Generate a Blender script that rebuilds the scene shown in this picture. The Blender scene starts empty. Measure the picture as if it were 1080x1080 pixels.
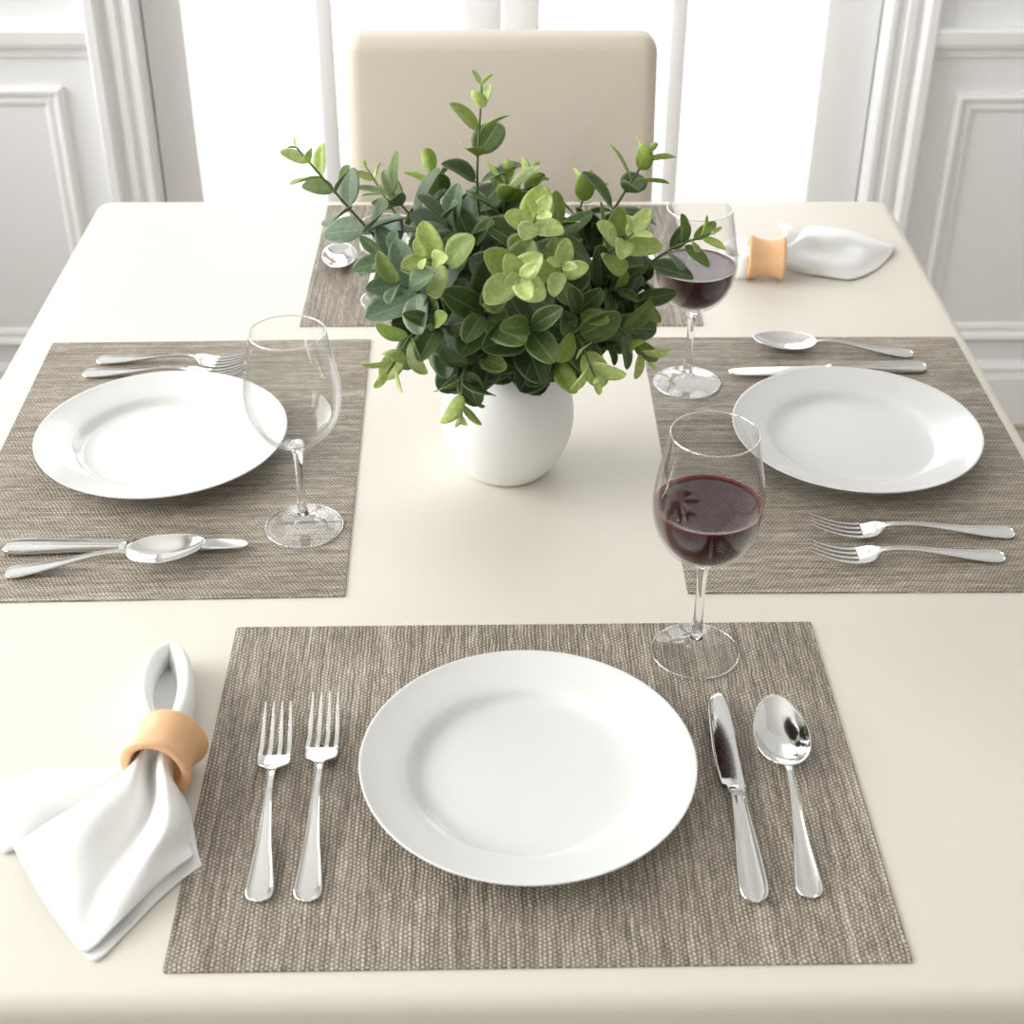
import bpy, bmesh, math, random
from mathutils import Vector, Matrix
random.seed(7)
PI = math.pi
TZ = 0.75                      # height of the table top above the floor
C = bpy.context.scene.collection
sc = bpy.context.scene

# ------------------------------------------------------------------ camera
CF = 1576.23
FW = Vector((0.0114, 0.8315, -0.5554)).normalized()
RT = Vector((0.9999, -0.0113, 0.0036)); RT = (RT - FW*RT.dot(FW)).normalized()
UP = RT.cross(FW)
CO = Vector((0, 0, TZ+0.741))
cd = bpy.data.cameras.new('camera'); co = bpy.data.objects.new('camera', cd); C.objects.link(co)
cd.sensor_width = 36; cd.lens = CF/1080*36
cd.clip_start = 0.05; cd.clip_end = 100
cd.dof.use_dof = True; cd.dof.focus_distance = 1.2; cd.dof.aperture_fstop = 11
co.matrix_world = Matrix(((RT.x, UP.x, -FW.x, CO.x), (RT.y, UP.y, -FW.y, CO.y), (RT.z, UP.z, -FW.z, CO.z), (0, 0, 0, 1)))
sc.camera = co
def ray(px, py): return RT*((px-540)/CF) + UP*(-(py-540)/CF) + FW
def at(px, py, z=0.0):          # the point z above the table top that the photo shows at px, py
    d = ray(px, py); t = (TZ+z-CO.z)/d.z
    return CO + d*t
def aty(px, py, Y):             # the point at depth Y
    d = ray(px, py); return CO + d*(Y/d.y)

# ------------------------------------------------------------------ helpers
def mesh_obj(name, verts, faces, mat, parent=None, smooth=True, loc=None, uvs=None):
    me = bpy.data.meshes.new(name); me.from_pydata([tuple(v) for v in verts], [], faces); me.update()
    o = bpy.data.objects.new(name, me); C.objects.link(o)
    if mat: me.materials.append(mat)
    if smooth: me.polygons.foreach_set('use_smooth', [True]*len(me.polygons))
    if parent: o.parent = parent
    if loc: o.location = loc
    return o
def fix_normals(o):
    bm = bmesh.new(); bm.from_mesh(o.data); bmesh.ops.recalc_face_normals(bm, faces=bm.faces); bm.to_mesh(o.data); bm.free(); return o
def empty(name, loc=(0, 0, 0), rz=0):
    o = bpy.data.objects.new(name, None); C.objects.link(o); o.location = loc; o.rotation_euler = (0, 0, rz)
    o.empty_display_size = 0.05; return o
def tag(o, label, cat, group=None):
    o['label'] = label; o['category'] = cat
    if group: o['group'] = group
    return o
def struct(o): o['kind'] = 'structure'; return o
def lathe(prof, n=64, axis='z'):
    vs = []; fs = []
    for r, z in prof:
        for k in range(n):
            a = 2*PI*k/n
            vs.append((r*math.cos(a), r*math.sin(a), z) if axis == 'z' else (r*math.cos(a), z, r*math.sin(a)))
    m = len(prof)
    for i in range(m-1):
        for k in range(n):
            fs.append((i*n+k, i*n+(k+1) % n, (i+1)*n+(k+1) % n, (i+1)*n+k))
    return vs, fs
def lathe_obj(name, prof, mat, parent=None, n=64, axis='z', closed=False):
    if closed: prof = list(prof)+[prof[0]]
    vs, fs = lathe(prof, n, axis)
    o = mesh_obj(name, vs, fs, mat, parent)
    bm = bmesh.new(); bm.from_mesh(o.data)
    bmesh.ops.remove_doubles(bm, verts=bm.verts, dist=1e-6)
    bmesh.ops.recalc_face_normals(bm, faces=bm.faces); bm.to_mesh(o.data); bm.free()
    return o
def cr(pts, n):                 # Catmull-Rom through the points
    pts = [Vector(p) for p in pts]; out = []
    P = [pts[0]*2-pts[1]] + pts + [pts[-1]*2-pts[-2]]
    for i in range(1, len(P)-2):
        for k in range(n):
            t = k/n; a, b, c, d = P[i-1], P[i], P[i+1], P[i+2]
            out.append(0.5*((2*b)+(c-a)*t+(2*a-5*b+4*c-d)*t*t+(3*b-a-3*c+d)*t**3))
    out.append(pts[-1]); return out
def boxes(name, bs, mat, parent=None, bevel=0.0, seg=2, smooth=True):
    bm = bmesh.new()
    for (x0, x1, y0, y1, z0, z1) in bs:
        vs = [bm.verts.new(v) for v in ((x0, y0, z0), (x1, y0, z0), (x1, y1, z0), (x0, y1, z0), (x0, y0, z1), (x1, y0, z1), (x1, y1, z1), (x0, y1, z1))]
        for f in ((0, 3, 2, 1), (4, 5, 6, 7), (0, 1, 5, 4), (1, 2, 6, 5), (2, 3, 7, 6), (3, 0, 4, 7)): bm.faces.new([vs[i] for i in f])
    if bevel: bmesh.ops.bevel(bm, geom=list(bm.edges), offset=bevel, segments=seg, affect='EDGES', profile=0.5, clamp_overlap=True)
    me = bpy.data.meshes.new(name); bm.to_mesh(me); bm.free()
    o = bpy.data.objects.new(name, me); C.objects.link(o); me.materials.append(mat)
    if bevel and smooth: me.polygons.foreach_set('use_smooth', [True]*len(me.polygons))
    if parent: o.parent = parent
    return o
def tube(path, rads, n=10, cap=True):
    vs = []; fs = []; up = Vector((0.123, 0.2, 1)).normalized()
    for i, p in enumerate(path):
        t = (path[min(i+1, len(path)-1)]-path[max(i-1, 0)]).normalized()
        s = t.cross(up); s = s.normalized() if s.length > 1e-4 else Vector((1, 0, 0)); u = s.cross(t).normalized()
        r = rads[i] if isinstance(rads, list) else rads
        ra, rb = r if isinstance(r, tuple) else (r, r)
        for k in range(n):
            a = 2*PI*k/n; vs.append(p + s*(ra*math.cos(a)) + u*(rb*math.sin(a)))
    for i in range(len(path)-1):
        for k in range(n): fs.append((i*n+k, i*n+(k+1) % n, (i+1)*n+(k+1) % n, (i+1)*n+k))
    if cap: fs.append(tuple(range(n))[::-1]); fs.append(tuple((len(path)-1)*n+k for k in range(n)))
    return vs, fs

# ------------------------------------------------------------------ materials
def mat(name, col=(.8, .8, .8), rough=.5, metal=0, **kw):
    m = bpy.data.materials.new(name); m.use_nodes = True
    b = m.node_tree.nodes['Principled BSDF']
    b.inputs['Base Color'].default_value = (*col, 1); b.inputs['Roughness'].default_value = rough; b.inputs['Metallic'].default_value = metal
    for k, v in kw.items(): b.inputs[k].default_value = v
    return m
def nd(m, t, **kw):
    n = m.node_tree.nodes.new(t)
    for k, v in kw.items(): setattr(n, k, v)
    return n
def lk(m, a, b): m.node_tree.links.new(a, b)
def noise_bump(m, scale, strength, dist=0.001, stretch=None, colvar=None):
    b = m.node_tree.nodes['Principled BSDF']
    tc = nd(m, 'ShaderNodeTexCoord'); mp = nd(m, 'ShaderNodeMapping'); nz = nd(m, 'ShaderNodeTexNoise'); bp = nd(m, 'ShaderNodeBump')
    if stretch: mp.inputs['Scale'].default_value = stretch
    nz.inputs['Scale'].default_value = scale; nz.inputs['Detail'].default_value = 4
    bp.inputs['Strength'].default_value = strength; bp.inputs['Distance'].default_value = dist
    lk(m, tc.outputs['Object'], mp.inputs[0]); lk(m, mp.outputs[0], nz.inputs['Vector']); lk(m, nz.outputs['Fac'], bp.inputs['Height']); lk(m, bp.outputs[0], b.inputs['Normal'])
    if colvar:
        r = nd(m, 'ShaderNodeMix', data_type='RGBA'); r.inputs[6].default_value = (*colvar[0], 1); r.inputs[7].default_value = (*colvar[1], 1)
        lk(m, nz.outputs['Fac'], r.inputs[0]); lk(m, r.outputs[2], b.inputs['Base Color'])
    return m
M = {}
M['taupe_paint'] = noise_bump(mat('taupe_wall_paint', (.70, .69, .675), .6), 60, .05)
M['paint'] = noise_bump(mat('white_wall_paint', (.885, .895, .90), .55), 60, .05)
M['trim'] = noise_bump(mat('white_satin_trim', (.905, .91, .91), .4), 40, .04)
M['ceiling'] = noise_bump(mat('ceiling_paint', (.88, .875, .86), .8), 80, .05)
M['table'] = noise_bump(mat('cream_table_finish', (.69, .655, .58), .55, **{'Specular IOR Level': .3}), 9, .02, colvar=((.685, .65, .572), (.70, .665, .592)))
M['chair'] = noise_bump(mat('beige_upholstery', (.60, .54, .455), .75), 900, .15, .0004)
M['chair_wood'] = noise_bump(mat('dark_chair_wood', (.12, .07, .04), .4), 8, .1, stretch=(1, 1, .1))
M['plate'] = noise_bump(mat('white_porcelain', (.74, .745, .735), .12), 3, .01)
M['vase'] = noise_bump(mat('matt_white_ceramic', (.80, .795, .775), .45), 120, .03, .0004)
M['steel'] = noise_bump(mat('polished_steel', (.74, .735, .72), .09, 1.0), 30, .01, .0003)
M['stem'] = noise_bump(mat('eucalyptus_stem', (.11, .15, .05), .5), 200, .2, .0003)
M['floor'] = None
# wood floor
m = mat('oak_floor', (.42, .33, .26), .35); M['floor'] = m
b = m.node_tree.nodes['Principled BSDF']; tc = nd(m, 'ShaderNodeTexCoord'); br = nd(m, 'ShaderNodeTexBrick')
br.inputs['Color1'].default_value = (.46, .40, .35, 1); br.inputs['Color2'].default_value = (.40, .34, .29, 1); br.inputs['Mortar'].default_value = (.1, .06, .04, 1)
br.inputs['Scale'].default_value = 1; br.inputs['Brick Width'].default_value = 1.2; br.inputs['Row Height'].default_value = .12; br.inputs['Mortar Size'].default_value = .002
lk(m, tc.outputs['Object'], br.inputs['Vector']); lk(m, br.outputs['Color'], b.inputs['Base Color'])
m = noise_bump(mat('ring_beech_wood', (.72, .42, .2), .45), 22, .08, .0006, stretch=(6, 1, 6), colvar=((.66, .37, .18), (.80, .50, .27))); M['ring'] = m
# napkin linen
m = mat('white_linen', (.82, .82, .805), .85, **{'Sheen Weight': .2}); M['linen'] = m
b = m.node_tree.nodes['Principled BSDF']; b.inputs['Subsurface Weight'].default_value = 0
tc = nd(m, 'ShaderNodeTexCoord'); w1 = nd(m, 'ShaderNodeTexWave'); w2 = nd(m, 'ShaderNodeTexWave'); w2.bands_direction = 'Y'
mx = nd(m, 'ShaderNodeMath', operation='ADD'); bp = nd(m, 'ShaderNodeBump')
for w in (w1, w2):
    w.inputs['Scale'].default_value = 260; w.inputs['Distortion'].default_value = 1.5; lk(m, tc.outputs['Object'], w.inputs['Vector'])
lk(m, w1.outputs['Fac'], mx.inputs[0]); lk(m, w2.outputs['Fac'], mx.inputs[1]); lk(m, mx.outputs[0], bp.inputs['Height'])
bp.inputs['Strength'].default_value = .12; bp.inputs['Distance'].default_value = .0004; lk(m, bp.outputs[0], b.inputs['Normal'])
# placemat weave
def weave_mat():
    m = mat('woven_taupe_vinyl', (.3, .27, .22), .6); b = m.node_tree.nodes['Principled BSDF']
    tc = nd(m, 'ShaderNodeTexCoord'); sp = nd(m, 'ShaderNodeSeparateXYZ'); lk(m, tc.outputs['Object'], sp.inputs[0])
    def mth(op, a, bb=None, c=None):
        n = nd(m, 'ShaderNodeMath', operation=op)
        for i, v in enumerate((a, bb, c)):
            if v is None: continue
            if isinstance(v, (int, float)): n.inputs[i].default_value = v
            else: lk(m, v, n.inputs[i])
        return n.outputs[0]
    # small wobble so the threads are not perfectly straight
    nz = nd(m, 'ShaderNodeTexNoise'); nz.inputs['Scale'].default_value = 60; nz.inputs['Detail'].default_value = 2
    lk(m, tc.outputs['Object'], nz.inputs['Vector'])
    wob = mth('MULTIPLY', mth('SUBTRACT', nz.outputs['Fac'], .5), .0046)
    X = mth('ADD', sp.outputs['X'], wob); Y = mth('ADD', sp.outputs['Y'], mth('MULTIPLY', wob, -1.0))
    px, py = .0028, .0034
    u = mth('DIVIDE', X, px); v = mth('DIVIDE', Y, py)
    odd = mth('MODULO', mth('ABSOLUTE', mth('FLOOR', u)), 2.0)
    su = mth('ABSOLUTE', mth('SINE', mth('MULTIPLY', u, PI)))
    sv = mth('ABSOLUTE', mth('SINE', mth('MULTIPLY', mth('ADD', v, mth('MULTIPLY', odd, .5)), PI)))
    h = mth('MULTIPLY', mth('POWER', su, .6), mth('POWER', sv, .85))
    # colour streaks that run along the short side
    def streak(sx, sy, sc_):
        mp = nd(m, 'ShaderNodeMapping'); mp.inputs['Scale'].default_value = (sx, sy, 1); n = nd(m, 'ShaderNodeTexNoise')
        n.inputs['Scale'].default_value = sc_; n.inputs['Detail'].default_value = 3; n.inputs['Roughness'].default_value = .6
        lk(m, tc.outputs['Object'], mp.inputs[0]); lk(m, mp.outputs[0], n.inputs['Vector']); return n.outputs['Fac']
    s1 = streak(1, .045, 330); s2 = streak(1, .25, 420); s3 = streak(.6, .6, 12)
    s = mth('ADD', mth('MULTIPLY', s1, 1.2), mth('ADD', mth('MULTIPLY', s2, .8), mth('MULTIPLY', s3, .35)))
    s = mth('SUBTRACT', s, .72)
    f = mth('ADD', mth('MULTIPLY', h, .5), mth('MULTIPLY', s, .78))
    rp = nd(m, 'ShaderNodeValToRGB'); e = rp.color_ramp.elements
    e[0].position = .12; e[0].color = (.07, .058, .042, 1); e[1].position = .98; e[1].color = (.60, .54, .45, 1)
    n = e.new(.55); n.color = (.235, .20, .155, 1)
    lk(m, f, rp.inputs['Fac']); lk(m, rp.outputs['Color'], b.inputs['Base Color'])
    bp = nd(m, 'ShaderNodeBump'); bp.inputs['Strength'].default_value = .8; bp.inputs['Distance'].default_value = .0008
    lk(m, h, bp.inputs['Height']); lk(m, bp.outputs[0], b.inputs['Normal'])
    return m
M['weave'] = weave_mat()
def glass_mat(name, col=(1, 1, 1), ior=1.45):
    m = bpy.data.materials.new(name); m.use_nodes = True; nt = m.node_tree; nt.nodes.clear()
    o = nt.nodes.new('ShaderNodeOutputMaterial'); g = nt.nodes.new('ShaderNodeBsdfGlass')
    g.inputs['Color'].default_value = (*col, 1); g.inputs['Roughness'].default_value = 0; g.inputs['IOR'].default_value = ior
    nt.links.new(g.outputs[0], o.inputs[0]); return m
M['glass'] = glass_mat('clear_glass')
def thin_glass():
    m = bpy.data.materials.new('thin_clear_glass'); m.use_nodes = True; nt = m.node_tree; nt.nodes.clear()
    o = nt.nodes.new('ShaderNodeOutputMaterial'); t = nt.nodes.new('ShaderNodeBsdfTransparent'); g = nt.nodes.new('ShaderNodeBsdfGlossy')
    t.inputs['Color'].default_value = (.985, .985, .98, 1); g.inputs['Roughness'].default_value = .01
    mx = nt.nodes.new('ShaderNodeMixShader'); lw = nt.nodes.new('ShaderNodeLayerWeight'); lw.inputs['Blend'].default_value = .5
    pw = nt.nodes.new('ShaderNodeMath'); pw.operation = 'POWER'; pw.inputs[1].default_value = 3.2
    ma = nt.nodes.new('ShaderNodeMath'); ma.operation = 'MULTIPLY_ADD'; ma.inputs[1].default_value = .75; ma.inputs[2].default_value = .02; ma.use_clamp = True
    L = nt.links.new; L(lw.outputs['Facing'], pw.inputs[0]); L(pw.outputs[0], ma.inputs[0]); L(ma.outputs[0], mx.inputs[0])
    L(t.outputs[0], mx.inputs[1]); L(g.outputs[0], mx.inputs[2]); L(mx.outputs[0], o.inputs[0]); return m
M['thin'] = thin_glass()
M['rim'] = thin_glass(); M['rim'].name = 'glass_rim'
for n_ in M['rim'].node_tree.nodes:
    if n_.type == 'MATH' and n_.operation == 'MULTIPLY_ADD': n_.inputs[1].default_value = .5; n_.inputs[2].default_value = .4
M['wine'] = mat('red_wine', (.032, .002, .004), .02, **{'IOR': 1.33, 'Specular IOR Level': .38})
M['wine_edge'] = mat('wine_edge_painted_light', (.16, .010, .013), .03, **{'IOR': 1.36})  # opaque lighter red, painted in for light passing through the wine's edge
def pane_mat():
    m = bpy.data.materials.new('window_glass'); m.use_nodes = True; nt = m.node_tree; nt.nodes.clear()
    o = nt.nodes.new('ShaderNodeOutputMaterial'); t = nt.nodes.new('ShaderNodeBsdfTransparent'); g = nt.nodes.new('ShaderNodeBsdfGlossy')
    g.inputs['Roughness'].default_value = .02; mx = nt.nodes.new('ShaderNodeMixShader'); fr = nt.nodes.new('ShaderNodeFresnel'); fr.inputs['IOR'].default_value = 1.3
    nt.links.new(fr.outputs[0], mx.inputs[0]); nt.links.new(t.outputs[0], mx.inputs[1]); nt.links.new(g.outputs[0], mx.inputs[2]); nt.links.new(mx.outputs[0], o.inputs[0])
    return m
M['pane'] = pane_mat()
def leaf_mat():
    m = mat('eucalyptus_leaf', (.1, .2, .05), .5); b = m.node_tree.nodes['Principled BSDF']
    at_ = nd(m, 'ShaderNodeVertexColor', layer_name='tint'); uv = nd(m, 'ShaderNodeUVMap', uv_map='uv'); sp = nd(m, 'ShaderNodeSeparateXYZ')
    lk(m, uv.outputs[0], sp.inputs[0])
    nz = nd(m, 'ShaderNodeTexNoise'); nz.inputs['Scale'].default_value = 220; nz.inputs['Detail'].default_value = 3
    tc = nd(m, 'ShaderNodeTexCoord'); lk(m, tc.outputs['Object'], nz.inputs['Vector'])
    a = nd(m, 'ShaderNodeMath', operation='ABSOLUTE'); s = nd(m, 'ShaderNodeMath', operation='SUBTRACT'); s.inputs[1].default_value = .5
    lk(m, sp.outputs['X'], s.inputs[0]); lk(m, s.outputs[0], a.inputs[0])
    vn = nd(m, 'ShaderNodeMapRange'); vn.inputs[1].default_value = 0; vn.inputs[2].default_value = .035; vn.inputs[3].default_value = .45; vn.inputs[4].default_value = 0
    lk(m, a.outputs[0], vn.inputs[0])
    ed = nd(m, 'ShaderNodeMapRange'); ed.inputs[1].default_value = .40; ed.inputs[2].default_value = .5; ed.inputs[3].default_value = 0; ed.inputs[4].default_value = .35
    lk(m, a.outputs[0], ed.inputs[0])
    hs = nd(m, 'ShaderNodeHueSaturation'); lk(m, at_.outputs['Color'], hs.inputs['Color'])
    mr = nd(m, 'ShaderNodeMapRange'); mr.inputs[1].default_value = .3; mr.inputs[2].default_value = .7; mr.inputs[3].default_value = .84; mr.inputs[4].default_value = 1.2
    lk(m, nz.outputs['Fac'], mr.inputs[0]); lk(m, mr.outputs[0], hs.inputs['Value'])
    mx = nd(m, 'ShaderNodeMix', data_type='RGBA'); mx.inputs[7].default_value = (.45, .55, .28, 1)
    ad = nd(m, 'ShaderNodeMath', operation='MAXIMUM'); lk(m, vn.outputs[0], ad.inputs[0]); lk(m, ed.outputs[0], ad.inputs[1])
    lk(m, ad.outputs[0], mx.inputs[0]); lk(m, hs.outputs[0], mx.inputs[6]); lk(m, mx.outputs[2], b.inputs['Base Color'])
    bp = nd(m, 'ShaderNodeBump'); bp.inputs['Strength'].default_value = .25; bp.inputs['Distance'].default_value = .0006; lk(m, nz.outputs['Fac'], bp.inputs['Height']); lk(m, bp.outputs[0], b.inputs['Normal'])
    # light passing through the leaf
    tr = nd(m, 'ShaderNodeBsdfTranslucent'); lk(m, mx.outputs[2], tr.inputs['Color']); ms = nd(m, 'ShaderNodeMixShader'); ms.inputs[0].default_value = .28
    out = m.node_tree.nodes['Material Output']; lk(m, b.outputs[0], ms.inputs[1]); lk(m, tr.outputs[0], ms.inputs[2]); lk(m, ms.outputs[0], out.inputs[0])
    return m
M['leaf'] = leaf_mat()
M['terrace'] = noise_bump(mat('pale_terrace_stone', (.86, .86, .85), .8), 5, .1)

# ------------------------------------------------------------------ room shell
WY = 2.5545; XL, XR, YN, CZ = -2.0, 2.3, -2.2, 2.7
OX0, OX1, OZ1 = -.60, .666, 2.18
WT = .14
struct(boxes('floor', [(XL-.1, XR+.1, YN-.1, WY+WT, -.05, 0)], M['floor']))
struct(boxes('ceiling', [(XL-.1, XR+.1, YN-.1, WY+WT, CZ, CZ+.05)], M['ceiling']))
struct(boxes('wall_back', [(XL, OX0, WY, WY+WT, 0, CZ), (OX1, XR, WY, WY+WT, 0, CZ), (OX0, OX1, WY, WY+WT, OZ1, CZ)], M['paint']))
struct(boxes('wall_right', [(XR, XR+.1, YN, WY+WT, 0, CZ)], M['taupe_paint']))
struct(boxes('wall_front', [(XL, XR, YN-.1, YN, 0, CZ)], M['taupe_paint']))
LY0, LY1, LZ0, LZ1 = .1, 2.3, .85, 2.45
struct(boxes('wall_left', [(XL-.1, XL, YN, -1.7, 0, CZ), (XL-.1, XL, -.3, LY0, 0, CZ), (XL-.1, XL, -1.7, -.3, 0, LZ0), (XL-.1, XL, -1.7, -.3, LZ1, CZ), (XL-.1, XL, LY1, WY+WT, 0, CZ), (XL-.1, XL, LY0, LY1, 0, LZ0), (XL-.1, XL, LY0, LY1, LZ1, CZ)], M['paint']))
def side_window(name, a, b_):
    c = (a+b_)/2; f = (XL-.07, XL-.03)
    w = struct(boxes(name, [(*f, a, a+.06, LZ0, LZ1), (*f, b_-.06, b_, LZ0, LZ1), (*f, a+.06, b_-.06, LZ0, LZ0+.06), (*f, a+.06, b_-.06, LZ1-.06, LZ1), (XL-.065, XL-.035, c-.025, c+.025, LZ0+.06, LZ1-.06)], M['trim'], bevel=.003))
    boxes('window_pane', [(XL-.052, XL-.048, a+.06, c-.025, LZ0+.06, LZ1-.06), (XL-.052, XL-.048, c+.025, b_-.06, LZ0+.06, LZ1-.06)], M['pane'], w)
side_window('window_1', LY0, LY1); side_window('added_fill_window', -1.7, -.3)  # second one and its wall opening are added, unseen, for frontal fill light
struct(boxes('terrace', [(-14, 14, WY+WT, 22, -.12, -.02), (-14, XL-.1, -10, WY+WT, -.12, -.02)], M['terrace']))

# fluted door casings, profile in (offset from the opening, depth)
def casing_profile():
    return [(0, 0), (0, .012), (.004, .016), (.012, .016), (.015, .010), (.028, .010), (.031, .018), (.043, .018), (.047, .011), (.056, .011), (.060, .026), (.064, .030), (.078, .030), (.082, .026), (.082, 0)]
def casing(name, x0, s):
    pr = casing_profile(); vs = []; fs = []
    for z in (0, OZ1): vs += [(x0+s*a, WY-d, z) for a, d in pr]
    n = len(pr); fs = [(i, i+1, n+i+1, n+i) for i in range(n-1)] + [tuple(range(n)), tuple(range(n, 2*n))]
    o = mesh_obj(name, vs, fs, M['trim'], smooth=False); fix_normals(o); return struct(o)
casing('trim_1', OX0, -1); casing('trim_2', OX1, 1)
def head_casing(name):
    pr = casing_profile(); vs = []
    for x in (OX0-.085, OX1+.085): vs += [(x, WY-d, OZ1+a) for a, d in pr]
    n = len(pr); fs = [(i, i+1, n+i+1, n+i) for i in range(n-1)] + [tuple(range(n)), tuple(range(n, 2*n))]
    return struct(fix_normals(mesh_obj(name, vs, fs, M['trim'], smooth=False)))
head_casing('trim_3')
# chair rails, wall panel mouldings, baseboards
def hprofile(name, x0, x1, pr):
    vs = []
    for x in (x0, x1): vs += [(x, WY-d, z) for z, d in pr]
    n = len(pr); fs = [(i, i+1, n+i+1, n+i) for i in range(n-1)] + [tuple(range(n)), tuple(range(n, 2*n))]
    return struct(fix_normals(mesh_obj(name, vs, fs, M['trim'], smooth=False)))
railp = [(.720, 0), (.722, .008), (.734, .010), (.740, .020), (.748, .024), (.768, .026), (.772, .022), (.774, 0)]
hprofile('trim_4', XL, OX0-.082, railp); hprofile('trim_5', OX1+.082, XR, railp)
basep = [(0, 0), (0, .016), (.100, .016), (.112, .012), (.122, .013), (.132, .006), (.133, 0)]
hprofile('baseboard_left', XL, OX0-.082, basep); hprofile('baseboard_right', OX1+.082, XR, basep)
def panel(name, x0, x1, z0, z1):
    pr = [(0, 0), (.002, .010), (.007, .014), (.013, .012), (.018, .005), (.027, .007), (.033, .004), (.036, 0)]
    vs = []; fs = []
    for a, d in pr: vs += [(x0+a, WY-d, z0+a), (x1-a, WY-d, z0+a), (x1-a, WY-d, z1-a), (x0+a, WY-d, z1-a)]
    for i in range(len(pr)-1):
        for k in range(4): fs.append((i*4+k, i*4+(k+1) % 4, i*4+4+(k+1) % 4, i*4+4+k))
    return struct(fix_normals(mesh_obj(name, vs, fs, M['trim'], smooth=False)))
panel('trim_6', -1.75, -.742, TZ-.578, TZ-.080); panel('trim_7', .803, 1.95, TZ-.570, TZ-.091)
# French doors
def french_door(name, x0, x1, mx0, mx1, hx, side):
    y0, y1 = WY+.035, WY+.075; ws0 = .066 if side < 0 else .062; ws1 = .062 if side < 0 else .092
    a0, a1 = x0+ws0, x1-ws1
    zb, zt = .34, 2.05
    rails = []; zz = TZ+.060; step = .43
    zs = [zb, zz] ; 
    while zz+.026+step < zt+.2: zs.append(zz+.026+step); zz = zz+.026+step
    o = struct(boxes(name, [(x0, a0, y0, y1, .01, 2.17), (a1, x1, y0, y1, .01, 2.17), (a0, a1, y0, y1, .01, zb), (a0, a1, y0, y1, zt, 2.17)], M['trim'], bevel=.0025))
    mu = [(mx0, mx1, y0+.006, y1-.006, zb, zt)]
    for z in (TZ+.060, TZ+.060+.456, TZ+.060+.912):
        mu += [(a0, mx0, y0+.006, y1-.006, z, z+.026), (mx1, a1, y0+.006, y1-.006, z, z+.026)]
    boxes('muntin_grid', mu, M['trim'], o, bevel=.003)
    boxes('door_pane', [(a0-.004, a1+.004, (y0+y1)/2-.002, (y0+y1)/2+.002, zb-.004, zt+.004)], M['pane'], o)
    h = boxes('door_handle', [(hx-.018, hx+.018, y0-.006, y0, 1.01, 1.21), (hx-.008, hx+.008, y0-.045, y0-.006, 1.10, 1.116),
        (min(hx, hx+side*.11), max(hx, hx+side*.11), y0-.052, y0-.036, 1.10, 1.116)], M['steel'], o, bevel=.002)
    return o
french_door('door_1', OX0+.003, .0135, -.305, -.276, -.018, -1)
french_door('door_2', .0165, OX1-.003, .305, .333, .048, 1)

# ------------------------------------------------------------------ dining table
t = tag(empty('dining_table', (0, 1.21, 0)), 'large rectangular cream dining table with softly rounded corners, laid for four', 'table')
TX0, TX1, TY0, TY1 = -.512, .514, .580, 1.842
def rounded_slab(x0, x1, y0, y1, z0, z1, R, e):
    def ring(ins, z):
        pts = []; r = max(R-ins, .001)
        for cx, cy, a0 in ((x1-R, y1-R, 0), (x0+R, y1-R, 90), (x0+R, y0+R, 180), (x1-R, y0+R, 270)):
            for k in range(9):
                a = math.radians(a0+k*90/8); pts.append((cx+r*math.cos(a), cy+r*math.sin(a), z))
        return pts
    vs = []
    seq = [(e, z0)] + [(e-e*math.sin(a), z0+e-e*math.cos(a)) for a in [i*PI/12 for i in range(1, 7)]] + \
          [(e-e*math.cos(a), z1-e+e*math.sin(a)) for a in [i*PI/12 for i in range(0, 7)]]
    for ins, z in seq: vs += ring(ins, z)
    n = 36; fs = []
    for i in range(len(seq)-1):
        for k in range(n): fs.append((i*n+k, i*n+(k+1) % n, (i+1)*n+(k+1) % n, (i+1)*n+k))
    fs.append(tuple(range(n))[::-1]); fs.append(tuple((len(seq)-1)*n+k for k in range(n)))
    return vs, fs
vs, fs = rounded_slab(TX0, TX1, TY0-0, TY1, TZ-.062, TZ, .024, .012)
o = mesh_obj('tabletop', [(x, y-1.21, z) for x, y, z in vs], fs, M['table'], t)
o = boxes('apron', [(TX0+.05, TX1-.05, TY0+.05-1.21, TY0+.072-1.21, TZ-.15, TZ-.062), (TX0+.05, TX1-.05, TY1-.072-1.21, TY1-.05-1.21, TZ-.15, TZ-.062),
    (TX0+.05, TX0+.072, TY0+.072-1.21, TY1-.072-1.21, TZ-.15, TZ-.062), (TX1-.072, TX1-.05, TY0+.072-1.21, TY1-.072-1.21, TZ-.15, TZ-.062)], M['table'], t)
for sx in (TX0+.04, TX1-.105):
    for sy in (TY0+.04, TY1-.105):
        boxes('leg', [(sx, sx+.065, sy-1.21, sy+.065-1.21, 0, TZ-.062)], M['table'], t, bevel=.004)

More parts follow.
